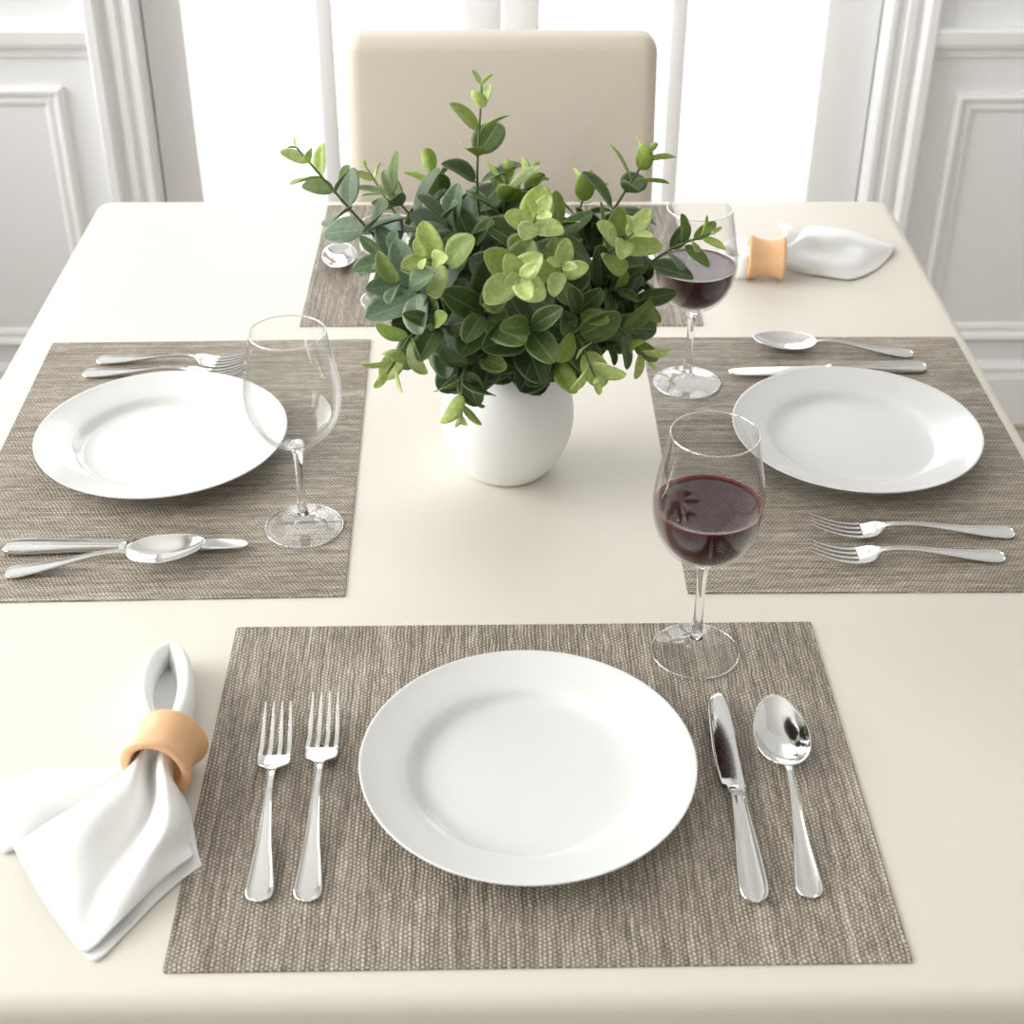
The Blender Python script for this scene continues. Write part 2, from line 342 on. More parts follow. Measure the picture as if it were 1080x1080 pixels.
# ------------------------------------------------------------------ chair at the far end
ch = tag(empty('dining_chair', (.011, 1.95, 0)), 'beige upholstered dining chair with a tall smooth back at the far end of the table', 'chair')
def cushion(name, w, h, d, rc, re, mt, parent, taper=0, bulge=.006):
    # plan outline in x/z with corner radius rc, edges rounded with re, thickness d along y
    K = 8; outl = []
    def outline(ins):
        pts = []; r = max(rc-ins, .002)
        for cx, cz, a0 in ((w/2-rc, h/2-rc, 0), (-w/2+rc, h/2-rc, 90), (-w/2+rc, -h/2+rc, 180), (w/2-rc, -h/2+rc, 270)):
            for k in range(K+1):
                a = math.radians(a0+90*k/K); pts.append((cx+r*math.cos(a), cz+r*math.sin(a)))
        return pts
    n = 4*(K+1); seq = []
    for i in range(7): a = i*PI/12; seq.append((re-re*math.sin(a), -d/2+re-re*math.cos(a)))
    for i in range(7): a = i*PI/12; seq.append((re-re*math.cos(a), d/2-re+re*math.sin(a)))
    vs = []; fs = []
    def add(pts, y, s=1.0, side=0):
        for (x, z) in pts:
            x *= s; z *= s; yy = y + side*bulge*(1-(2*x/w)**2)*(1-(2*z/h)**2)
            vs.append((x*(1+taper*(.5-(z/h+.5))), yy, z))
    o0 = outline(re)
    for s in (.02, .15, .3, .45, .6, .72, .82, .9, .96): add(o0, -d/2, s, -1)
    for ins, y in seq: add(outline(ins), y)
    for s in (.96, .9, .82, .72, .6, .45, .3, .15, .02): add(o0, d/2, s, 1)
    m_ = len(vs)//n
    for i in range(m_-1):
        for k in range(n): fs.append((i*n+k, i*n+(k+1) % n, (i+1)*n+(k+1) % n, (i+1)*n+k))
    fs.append(tuple(range(n))[::-1]); fs.append(tuple((m_-1)*n+k for k in range(n)))
    return fix_normals(mesh_obj(name, vs, fs, mt, parent))
bk = cushion('backrest', .415, .52, .06, .022, .018, M['chair'], ch, taper=.04, bulge=.008)
bk.location = (0, .012, TZ+.178-.26); bk.rotation_euler = (math.radians(-2), 0, 0)
st = cushion('seat', .44, .44, .075, .03, .02, M['chair'], ch, bulge=.01); st.rotation_euler = (PI/2, 0, 0); st.location = (0, -.235, .435)
for sx in (-.185, .15):
    for sy in (-.43, .0):
        boxes('leg', [(sx, sx+.035, sy, sy+.035, 0, .40)], M['chair_wood'], ch, bevel=.003)

# ------------------------------------------------------------------ placemats
def placemat(cx, cy, w, h, rz, label):
    # w = long side, h = short side; threads streak along the short side
    vs, fs = rounded_slab(-w/2, w/2, -h/2, h/2, 0, .0014, .002, .0005)
    o = mesh_obj('placemat', vs, fs, M['weave'], smooth=False); o.location = (cx, cy, TZ+.0001); o.rotation_euler = (0, 0, rz)
    return tag(o, label, 'placemat', 'woven taupe placemats at the four settings')
MT = .0016
a = .0086; c_, s_ = math.cos(a), math.sin(a)
placemat(-.2037+.23*c_-.17*s_, .6035+.23*s_+.17*c_, .460, .3398, a, 'taupe woven placemat nearest the camera, under the front plate')
a = .0215; c_, s_ = math.cos(a), math.sin(a)
placemat(-.4633+.17*c_-.23*s_, .9766+.17*s_+.23*c_, .460, .3398, a-PI/2, 'taupe woven placemat on the left, under the plate beside the empty wine glass')
a = .0007
placemat(.1583+.17, .9864+.23, .460, .3398, a-PI/2, 'taupe woven placemat on the right, under the plate with the two forks in front')
placemat(-.003+.011, 1.4752+.172, .443, .344, 0.0, 'taupe woven placemat at the far end, mostly hidden behind the eucalyptus')

# ------------------------------------------------------------------ plates
def plate(x, y, label):
    pr = [(0, .0052), (.03, .0052), (.060, .0053), (.074, .0058), (.0775, .0068), (.0805, .0095), (.083, .0118), (.086, .0132), (.095, .0155), (.106, .0185), (.1145, .0212), (.1166, .0222), (.1172, .0219), (.117, .0208),
          (.112, .0186), (.100, .0152), (.088, .0114), (.080, .0066), (.072, .0032), (.066, .0026), (.0645, .0002), (.0615, 0), (.0600, .0022), (.03, .0026), (0, .0026)]
    o = lathe_obj('dinner_plate', pr, M['plate'], n=96); o.location = (x, y, TZ+MT)
    return tag(o, label, 'plate', 'white dinner plates')
plate(.0224, .7683, 'white wide-rimmed dinner plate on the front placemat nearest the camera')
plate(-.313, 1.2149, 'white wide-rimmed dinner plate on the left placemat behind the empty wine glass')
plate(.3432, 1.2203, 'white wide-rimmed dinner plate on the right placemat below the spoon and knife')
plate(.008, 1.653, 'white dinner plate on the far placemat, glimpsed through the eucalyptus leaves')

# ------------------------------------------------------------------ wine glasses
def wine_glass(p, zs, label, wine=None, rs=1.0):
    g = empty('wine_glass', (p.x, p.y, TZ+(MT))); g.scale = (rs, rs, zs)
    # foot, stem and bowl share one glass body in reality; each is a closed solid of its own here
    foot = [(0, 0.0006), (.012, .0004), (.030, 0), (.0336, .0003), (.0340, .0010), (.0334, .0017), (.027, .0024), (.018, .0036), (.010, .0060), (.0065, .0095), (.0050, .0140), (0, .0140)]
    lathe_obj('foot', [(0, .0006)]+[(max(v.x, 0), v.y) for v in cr([(r, z, 0) for r, z in foot[1:-1]], 4)]+[(0, .0140)], M['thin'], g, n=72)
    tor = [(.0337+.0007*math.cos(a), .0010+.0008*math.sin(a)) for a in [i*PI/4 for i in range(8)]]
    lathe_obj('foot_edge', tor, M['rim'], g, n=96, closed=True)
    stem = [(0, .0138), (.0050, .0140), (.0042, .020), (.0036, .034), (.0034, .050), (.0036, .066), (.0044, .076), (.0064, .0815), (.0085, .0838), (0, .0838)]
    lathe_obj('stem', stem, M['glass'], g, n=40)
    outer = [(0, .0836), (.0085, .0838), (.016, .0868), (.024, .0925), (.0315, .1010), (.0370, .1120), (.0400, .1240), (.0406, .1340), (.0396, .1460), (.0372, .1600), (.0342, .1750), (.0316, .1890)]
    tck = .0010
    inner = [(.0306, .1890), (.0332, .1750), (.0362, .1600), (.0386, .1460), (.0396, .1340), (.0390, .1240), (.0359, .1125), (.0303, .1022), (.0230, .0945), (.0150, .0895), (.007, .0875), (0, .0872)]
    sm = lambda L: [(max(v.x, 0), v.y) for v in cr([(r, z, 0) for r, z in L], 4)]
    oi = sm(outer); ii = sm(inner)
    rimp = [(.03135, .1897), (.0311, .1899), (.03085, .1897)]
    lathe_obj('bowl', oi+rimp+ii, M['thin'], g, n=96)
    tor = [(.0312+.0007*math.cos(a), .1895+.0007*math.sin(a)) for a in [i*PI/4 for i in range(8)]]
    lathe_obj('rim', tor, M['rim'], g, n=96, closed=True)
    if wine:
        # wine meets the inner wall, pushed a hair into it
        zt = wine; L = [(max(r-.00025, 0), z+.0003) for r, z in ii if z < zt-.0005][::-1]
        # radius at the surface
        rr = None
        for (r0, z0), (r1, z1) in zip(ii[:-1], ii[1:]):
            if (z0-zt)*(z1-zt) <= 0: rr = r0+(r1-r0)*((zt-z0)/(z1-z0) if z1 != z0 else 0)
        L[0] = (0, L[0][1])
        prof = L + [(rr-.00025, zt), (rr-.0010, zt-.0005), (rr-.0022, zt-.0008), (rr-.006, zt-.0009), (0, zt-.0009)]
        w = lathe_obj('wine', prof, M['wine'], g, n=96); w['label'] = 'dark red wine'
        w.data.materials.append(M['wine_edge'])
        for f in w.data.polygons:
            c_ = f.center
            if c_.z > zt-.00085 and math.hypot(c_.x, c_.y) > rr-.0022: f.material_index = 1
    return tag(g, label, 'wine glass', 'stemmed wine glasses')
wine_glass(at(733, 689), 1.045, 'wine glass of red wine nearest the camera, on the corner of the front placemat', .1325, 1.01)
wine_glass(at(321, 557), 1.0, 'empty wine glass on the left placemat between its plate and the vase', None, 1.0)
wine_glass(at(724, 405.5), 1.0, 'wine glass of red wine farther back, between the eucalyptus and the right spoon', .131, 1.0)
wine_glass(at(412, 318), .48, 'empty stemmed glass on the far placemat, almost hidden by the eucalyptus on the left', None, 1.0)

# ------------------------------------------------------------------ cutlery (built along +y, handle end at 0)
def strip(name, st, sect, parent):
    # st: (y, half width, z of top centre, thickness); sect: (u, v) closed cross-section, u -1..1, v -1..1
    P = cr([(y, w, z) for y, w, z, th in st], 5); T = cr([(th, 0, 0) for *_, th in st], 5)
    vs = []; fs = []; n = len(sect)
    for p, th in zip(P, T):
        y, w, z = p; tt = th.x
        for u, v in sect: vs.append((u*w, y, z - tt/2 + v*tt/2))
    for i in range(len(P)-1):
        for k in range(n): fs.append((i*n+k, i*n+(k+1) % n, (i+1)*n+(k+1) % n, (i+1)*n+k))
    fs.append(tuple(range(n))[::-1]); fs.append(tuple((len(P)-1)*n+k for k in range(n)))
    return fix_normals(mesh_obj(name, vs, fs, M['steel'], parent))
BEAD = [(-1, -.1), (-.985, .5), (-.93, .9), (-.86, 1), (-.79, .9), (-.74, .25), (-.70, .0), (-.35, .14), (0, .2), (.35, .14), (.70, .0), (.74, .25), (.79, .9), (.86, 1), (.93, .9), (.985, .5), (1, -.1), (.93, -.7), (.6, -1), (0, -1), (-.6, -1), (-.93, -.7)]
ROUND = [(math.cos(a), math.sin(a)) for a in [i*PI/8 for i in range(16)]]
def handle_stations(Ln, wend, zneck, neckw):
    L = Ln
    st = [(0, wend*.30, .0026, .0014), (.0012, wend*.62, .0028, .0020), (.0035, wend*.86, .0030, .0026), (.008, wend*1.0, .0032, .0028), (.014, wend*.99, .0034, .0028), (.030, wend*.80, .0046, .0028), (.050, wend*.55, .0070, .0028),
          (L*.72, neckw*1.15, zneck-.0008, .0030), (L*.9, neckw, zneck, .0030), (L, neckw*1.25, zneck-.0012, .0026)]
    return st
def make_fork():
    f = empty('fork')
    L = .116
    strip('handle', handle_stations(L, .0094, .0125, .0026), BEAD, f)
    # head: neck widens into shoulders, dips down
    hd = [(.1155, .0034, .0113, .0026), (.119, .0062, .0102, .0024), (.1225, .0102, .0088, .0022), (.1265, .0118, .0074, .0020), (.1315, .01205, .0062, .0019), (.1362, .01200, .0055, .0018)]
    FL = [(-1, 0), (-.96, .7), (-.85, 1), (-.3, .8), (.3, .8), (.85, 1), (.96, .7), (1, 0), (.93, -.7), (.5, -1), (-.5, -1), (-.93, -.7)]
    strip('head', hd, FL, f)
    for cx in (-.0101, -.00337, .00337, .0101):
        ys = [(.1350, .00200, .0056, .0017), (.142, .00190, .0054, .0018), (.152, .00165, .0066, .0018), (.163, .00135, .0094, .0017), (.173, .00100, .0130, .0015), (.1805, .00060, .0162, .0011), (.1822, .0003, .0170, .0007)]
        o = strip('tine', ys, FL, f)
        for v in o.data.vertices:
            k = (v.co.y-.135)/.047; v.co.x += cx*(1-.10*k)
    return f
def make_spoon():
    s = empty('spoon'); L = .115
    strip('handle', handle_stations(L, .0090, .0128, .0026), BEAD, s)
    vs = []; fs = []; NR, NA = 12, 48; y0, y1 = .1125, .1875; hy = (y1-y0)/2; cy = (y0+y1)/2
    def rim(a):
        sy = math.sin(a); wy = cy + hy*sy
        w = .0205*math.cos(a)*(1 - .14*sy)       # a little fuller towards the handle
        return w, wy
    for j in range(NR+1):
        r = j/NR
        for k in range(NA):
            a = 2*PI*k/NA; x, y = rim(a); x *= r; y = cy + (y-cy)*r
            t_ = (y-y0)/(y1-y0); zr = .0112 + .0012*t_ - .010*t_*(1-t_)*.6
            dep = .0086*(1-r**2.2)
            vs.append((x, y, zr-dep))
    for j in range(NR):
        for k in range(NA): fs.append((j*NA+k, j*NA+(k+1) % NA, (j+1)*NA+(k+1) % NA, (j+1)*NA+k))
    o = mesh_obj('bowl', vs, fs, M['steel'], s)
    bm = bmesh.new(); bm.from_mesh(o.data); bmesh.ops.remove_doubles(bm, verts=bm.verts, dist=1e-6); bmesh.ops.recalc_face_normals(bm, faces=bm.faces); bm.to_mesh(o.data); bm.free()
    sd = o.modifiers.new('solid', 'SOLIDIFY'); sd.thickness = .0014; sd.offset = 0
    o.modifiers.new('sub', 'SUBSURF').render_levels = 1
    return s
def make_knife():
    k_ = empty('knife')
    st = [(0, .003, .0042, .0020), (.0012, .0062, .0050, .0034), (.004, .0086, .0058, .0050), (.009, .0098, .0062, .0058), (.018, .0099, .0066, .0062), (.040, .0086, .0072, .0068), (.065, .0066, .0076, .0070), (.090, .0055, .0076, .0066), (.0985, .0056, .0074, .0062)]
    strip('handle', st, BEAD, k_)
    strip('collar', [(.0978, .0064, .0078, .0066), (.0985, .0070, .0080, .0070), (.1015, .0070, .0076, .0064), (.1022, .0064, .0070, .0054)], ROUND, k_)
    # blade outline: straight spine at +x, curved edge at -x
    left = [(.1018, -.0062), (.1055, -.0066), (.1062, -.0098), (.112, -.0112), (.125, -.0124), (.145, -.0124), (.165, -.0118), (.185, -.0108), (.196, -.0094), (.2005, -.0072), (.203, -.0030)]
    right = [(.1018, .0064), (.1055, .0066), (.1062, .0067), (.112, .0067), (.125, .0066), (.145, .0062), (.165, .0057), (.185, .0048), (.196, .0036), (.2005, .0022), (.203, -.0008)]
    vs = []; fs = []
    for (y, a), (_, b_) in zip(left, right):
        zc = .0048
        for u, th in ((0, .0001), (.12, .0005), (.5, .0008), (.85, .0010), (1, .0009)):
            vs.append((a+(b_-a)*u, y, zc+th))
        for u, th in ((1, .0009), (.85, .0010), (.5, .0008), (.12, .0005), (0, .0001)):
            vs.append((a+(b_-a)*u, y, zc-th))
    n = 10
    for i in range(len(left)-1):
        for k in range(n): fs.append((i*n+k, i*n+(k+1) % n, (i+1)*n+(k+1) % n, (i+1)*n+k))
    fs.append(tuple(range(n))[::-1]); fs.append(tuple((len(left)-1)*n+k for k in range(n)))
    fix_normals(mesh_obj('blade', vs, fs, M['steel'], k_))
    return k_
def copy_tree(o, parent=None):
    c = o.copy(); C.objects.link(c); c.parent = parent
    for ch_ in [x for x in o.children]: copy_tree(ch_, c)
    return c
used = set()
def place(proto, tip, end, ln, label, cat, group, z=MT+.0002):
    o = proto if proto.name not in used else copy_tree(proto)
    used.add(proto.name)
    d = Vector((tip[0]-end[0], tip[1]-end[1])); s = d.length/ln
    o.location = (end[0], end[1], TZ+z); o.rotation_euler = (0, 0, math.atan2(d.y, d.x)-PI/2); o.scale = (1, s, 1)
    return tag(o, label, cat, group)
fk, sp_, kn = make_fork(), make_spoon(), make_knife()
G1, G2, G3 = 'steel table forks', 'steel table spoons', 'steel table knives'
place(fk, (-.1588, .8335), (-.152, .6572), .182, 'steel fork on the front placemat, the left one of the pair, beside the napkin', 'fork', G1)
place(fk, (-.1250, .8439), (-.1211, .657), .182, 'steel fork on the front placemat, right next to the front plate', 'fork', G1)
place(fk, (-.250, 1.3785), (-.4158, 1.3938), .182, 'steel fork on the left placemat, farther of the two behind the plate', 'fork', G1)
place(fk, (-.252, 1.3515), (-.424, 1.3647), .182, 'steel fork on the left placemat, the one touching the back of the plate', 'fork', G1)
place(fk, (.2735, 1.0690), (.4528, 1.0695), .182, 'steel fork on the right placemat, the one nearer its plate', 'fork', G1)
place(fk, (.2653, 1.0304), (.4343, 1.0339), .182, 'steel fork on the right placemat, nearest the placemat edge', 'fork', G1)
place(fk, (.178, 1.592), (.1805, 1.775), .182, 'steel fork on the far placemat, its handle end showing beside the rear wine glass', 'fork', G1)
place(sp_, (.2068, .8441), (.202, .6575), .1875, 'steel spoon on the front placemat, rightmost piece beside the knife', 'spoon', G2)
ls = place(sp_, (-.2425, 1.034), (-.4092, 1.0150), .1875, 'steel spoon on the left placemat, its bowl in front of the knife blade', 'spoon', G2)
ls.rotation_euler.x = math.radians(2.6)      # its bowl rests on the knife blade
place(sp_, (.2749, 1.4231), (.4425, 1.4028), .1875, 'steel spoon on the right placemat, behind the knife and plate', 'spoon', G2)
place(sp_, (-.181, 1.600), (-.190, 1.785), .1875, 'steel spoon on the far placemat, partly covered by the left eucalyptus leaves', 'spoon', G2)
place(kn, (.1683, .8535), (.1655, .6531), .203, 'steel knife on the front placemat between the plate and the spoon', 'knife', G3)
place(kn, (-.2114, 1.0491), (-.4205, 1.0504), .203, 'steel knife on the left placemat, lying between the plate and the spoon', 'knife', G3)
place(kn, (.2408, 1.3604), (.4488, 1.3711), .203, 'steel knife on the right placemat, partly behind the back rim of the plate', 'knife', G3)
place(kn, (-.1425, 1.5528), (-.121, 1.755), .203, 'steel knife on the far placemat, only its rounded blade tip showing under the leaves', 'knife', G3)

# ------------------------------------------------------------------ napkins
def sheet(grid, nu=5, nv=5, thick=.0012, closed=False):
    rows = [cr([Vector(at(px, py, z)) for px, py, z in r], nu) for r in grid]
    cols = [cr([rows[i][j] for i in range(len(rows))], nv) for j in range(len(rows[0]))]
    n = len(cols[0]); m_ = len(cols); vs = [cols[j][i] for i in range(n) for j in range(m_)]
    for v in vs: v.z = max(v.z, TZ+.0016)
    # surface normals for thickness
    N = []
    g = lambda i, j: vs[i*m_+j]
    for i in range(n):
        for j in range(m_):
            du = g(i, min(j+1, m_-1))-g(i, max(j-1, 0)); dv = g(min(i+1, n-1), j)-g(max(i-1, 0), j)
            q = du.cross(dv); q = q.normalized() if q.length > 1e-12 else Vector((0, 0, 1))
            N.append(q if q.z >= 0 else -q)
    bot = [v-q*thick for v, q in zip(vs, N)]
    for v in bot: v.z = max(v.z, TZ+.0003)
    al = vs+bot; o_ = len(vs); fs = []
    for i in range(n-1):
        for j in range(m_-1):
            a = i*m_+j; fs.append((a, a+1, a+m_+1, a+m_)); fs.append((o_+a, o_+a+m_, o_+a+m_+1, o_+a+1))
    for i in range(n-1):
        for j in (0, m_-1): a = i*m_+j; fs.append((a, a+m_, o_+a+m_, o_+a))
    for j in range(m_-1):
        for i in (0, n-1): a = i*m_+j; fs.append((a, a+1, o_+a+1, o_+a))
    return al, fs
def tube_px(path, rads, n=16):
    return tube(cr([at(*p) for p in path], 5), [tuple(v)[:2] for v in cr([(a, b, 0) for a, b in rads], 5)], n)
def combine(name, parts, mt, origin):
    V = []; F = []
    for vs, fs in parts:
        k = len(V); V += [Vector(v)-origin for v in vs]; F += [tuple(i+k for i in f) for f in fs]
    o = fix_normals(mesh_obj(name, V, F, mt)); o.location = origin; return o
front = [
 [(158, 776, .020), (160, 772, .030), (165, 770, .036), (169, 771, .034), (172, 772, .034), (177, 772, .035), (181, 774, .030), (184, 778, .022), (186, 782, .014)],
 [(133, 818, .008), (137, 807, .021), (145, 799, .032), (153, 800, .029), (160, 810, .016), (167, 804, .030), (174, 806, .032), (180, 815, .022), (184, 827, .007)],
 [(98, 838, .008), (110, 829, .022), (127, 826, .027), (143, 834, .024), (158, 850, .009), (170, 838, .028), (180, 832, .029), (190, 838, .020), (197, 850, .004)],
 [(55, 864, .009), (74, 862, .023), (98, 868, .024), (118, 880, .016), (138, 892, .008), (158, 880, .022), (175, 872, .029), (191, 872, .021), (202, 878, .004)],
 [(25, 884, .009), (46, 893, .018), (68, 913, .016), (88, 930, .013), (108, 940, .009), (135, 922, .018), (160, 906, .022), (183, 896, .015), (203, 892, .005)],
 [(15, 889, .007), (34, 917, .011), (55, 947, .010), (73, 970, .009), (96, 985, .007), (125, 960, .011), (153, 936, .013), (181, 915, .012), (204, 900, .008)],
 [(12, 890, .006), (31, 925, .008), (52, 960, .007), (70, 984, .006), (90, 1004, .004), (122, 976, .008), (152, 946, .008), (181, 920, .010), (204, 903, .007)]]
under = [[(px+4*k/6+(5 if j > 3 else 2)*k/6, py+9*k/6*(1 if j >= 4 else .3), max(.002, z-.009)) for j, (px, py, z) in enumerate(r)] for k, r in enumerate(front)]
lobe = [
 [(146, 802, .024), (141, 806, .018), (139, 812, .012), (140, 820, .005)],
 [(110, 808, .012), (108, 813, .017), (105, 830, .016), (112, 846, .003)],
 [(62, 808, .008), (60, 818, .018), (62, 840, .015), (72, 866, .003)],
 [(22, 816, .004), (22, 828, .013), (26, 855, .012), (34, 888, .003)],
 [(-6, 824, .003), (-4, 840, .009), (0, 866, .008), (14, 896, .003)],
 [(-22, 830, .002), (-18, 848, .004), (-12, 874, .004), (4, 900, .002)]]
loop = tube_px([(160, 800, .020), (160, 775, .020), (151, 748, .020), (154, 722, .018), (165, 700, .016), (180, 690, .013), (190, 700, .016), (196, 722, .018), (194, 750, .020), (183, 778, .020), (180, 800, .020)],
    [(.0070, .010), (.0070, .012), (.0076, .016), (.0066, .015), (.0062, .013), (.0060, .010), (.0060, .013), (.0064, .015), (.0076, .015), (.0070, .012), (.0070, .010)])
web = sheet([[(150, 770, .014), (172, 770, .008), (194, 770, .014)], [(150, 735, .014), (174, 738, .006), (196, 735, .014)], [(162, 705, .012), (177, 706, .006), (190, 706, .012)], [(172, 694, .010), (180, 692, .006), (186, 694, .010)]])
og = at(120, 860); 
nk = combine('napkin', [sheet(front), sheet(under), sheet(lobe), loop, web], M['linen'], og)
tag(nk, 'white cloth napkin fanned out beside the front placemat, pulled through a wooden ring', 'napkin', 'white cloth napkins in wooden rings')
# the napkin on the far right corner
back = [
 [(806, 264, .034), (806, 264, .038), (806, 269, .034), (806, 275, .024), (806, 282, .012)],
 [(830, 262, .022), (831, 258, .034), (831, 266, .032), (831, 276, .022), (830, 284, .006)],
 [(850, 240, .012), (854, 247, .030), (856, 263, .018), (858, 276, .018), (860, 290, .003)],
 [(880, 240, .010), (884, 249, .028), (886, 264, .014), (884, 279, .014), (882, 293, .003)],
 [(905, 245, .006), (908, 253, .020), (910, 264, .016), (906, 279, .010), (898, 294, .003)],
 [(925, 253, .004), (928, 257, .012), (930, 264, .010), (924, 275, .006), (914, 289, .003)],
 [(941, 258, .003), (944, 261, .006), (943, 264, .005), (937, 272, .003), (926, 283, .002)]]
bbun = sheet([[(802, 260, .034), (806, 262, .038), (812, 266, .036)], [(826, 250, .032), (828, 253, .036), (830, 260, .030)], [(822, 236, .014), (834, 243, .024), (842, 254, .016)], [(838, 238, .004), (850, 246, .010), (856, 256, .006)]])
bl = tube_px([(818, 270, .024), (800, 269, .024), (782, 262, .020), (768, 264, .016), (762, 272, .012), (768, 280, .014), (782, 282, .018), (800, 276, .020), (818, 276, .020)],
    [(.006, .011), (.0065, .011), (.008, .013), (.007, .011), (.006, .009), (.007, .011), (.008, .013), (.0065, .011), (.006, .011)])
nk2 = combine('napkin', [sheet(back), bbun, bl], M['linen'], at(860, 270))
tag(nk2, 'white cloth napkin at the far right corner of the table, in a wooden ring', 'napkin', 'white cloth napkins in wooden rings')
def ring(c, ang, label, R=.0255, L=.036):
    h = L/2
    pr = [(R-.0065, -h+.001), (R-.005, -h), (R-.001, -h), (R, -h+.0012), (R-.0004, -h+.004), (R-.0030, -h+.010), (R-.0042, 0), (R-.0030, h-.010), (R-.0004, h-.004), (R, h-.0012), (R-.001, h), (R-.005, h), (R-.0065, h-.001), (R-.0068, 0)]
    o = lathe_obj('napkin_ring', pr, M['ring'], n=72, axis='y', closed=True)
    o.location = (c[0], c[1], TZ+R+.0002); o.rotation_euler = (0, 0, ang-PI/2)
    return tag(o, label, 'napkin ring', 'pale wooden napkin rings')
ra = math.radians(78); p = at(158, 784, .051)+Vector((math.cos(ra), math.sin(ra), 0))*.018; ring((p.x, p.y), ra, 'pale beech napkin ring around the napkin beside the front placemat')
p = at(808, 270, .0275); ring((p.x, p.y), math.radians(-6), 'pale beech napkin ring around the napkin at the far right corner', L=.042)

# ------------------------------------------------------------------ vase
VX, VY = .0116, 1.186
pr = [(0, .0005), (.030, .0005), (.036, .0012), (.0405, .005), (.0490, .017), (.0565, .033), (.0602, .050), (.0606, .062), (.0580, .080), (.0520, .096), (.0440, .108), (.0370, .1145), (.0335, .117), (.0315, .1165), (.0320, .113),
      (.0400, .105), (.0480, .094), (.0545, .079), (.0570, .062), (.0560, .048), (.0500, .026), (.040, .010), (0, .006)]
pr = [(max(v.x, 0), v.y) for v in cr([(a, b_, 0) for a, b_ in pr], 3)]
vz = lathe_obj('vase', pr, M['vase'], n=96); vz.location = (VX, VY, TZ+.0002)
tag(vz, 'small rounded matt white ceramic vase in the middle of the table', 'vase')

# ------------------------------------------------------------------ eucalyptus
bush = tag(empty('eucalyptus_bunch', (VX, VY, TZ+.012)), 'bushy bunch of green eucalyptus sprigs standing in the white vase', 'plant')
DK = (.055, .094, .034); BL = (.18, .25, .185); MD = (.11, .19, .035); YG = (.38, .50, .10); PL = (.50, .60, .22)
def mixc(a, b_, t): return tuple(a[i]*(1-t)+b_[i]*t for i in range(3))
def add_leaf(V, F, UV, COL, base, d, nrm, L, W, col, cup, fold, curl):
    side = d.cross(nrm).normalized(); nrm = side.cross(d).normalized()
    NV, NU = 10, 6; k0 = len(V)
    for i in range(NV+1):
        t = 0 if i == 0 else .09+.91*(1-math.cos(PI*(i-1)/(NV-1)))/2
        # slim stalk then a round blade, widest a little past the middle
        tt = min(1, max(0, (t-.09)/.91))
        w = math.sqrt(max(0, 1-(2*tt**.92-1)**2))*(1-.12*tt*tt) if t > 0 else 0
        w = max(w, .05 if t < .5 else .02)*W/2
        c = base + d*(L*(t - .10*curl*t*t)) - nrm*(curl*L*.28*t*t)
        for j in range(NU+1):
            u = j/NU*2-1
            p = c + side*(u*w*(1-.08*abs(fold))) + nrm*(abs(u)**1.3*w*fold + cup*L*.10*(math.sin(PI*t))*(u*u))
            p = p + nrm*(math.sin(t*7+u*3)*.012*L*abs(u))
            V.append(p); UV.append((j/NU, t)); COL.append(col)
    for i in range(NV):
        for j in range(NU): a = k0+i*(NU+1)+j; F.append((a, a+1, a+NU+2, a+NU+1))
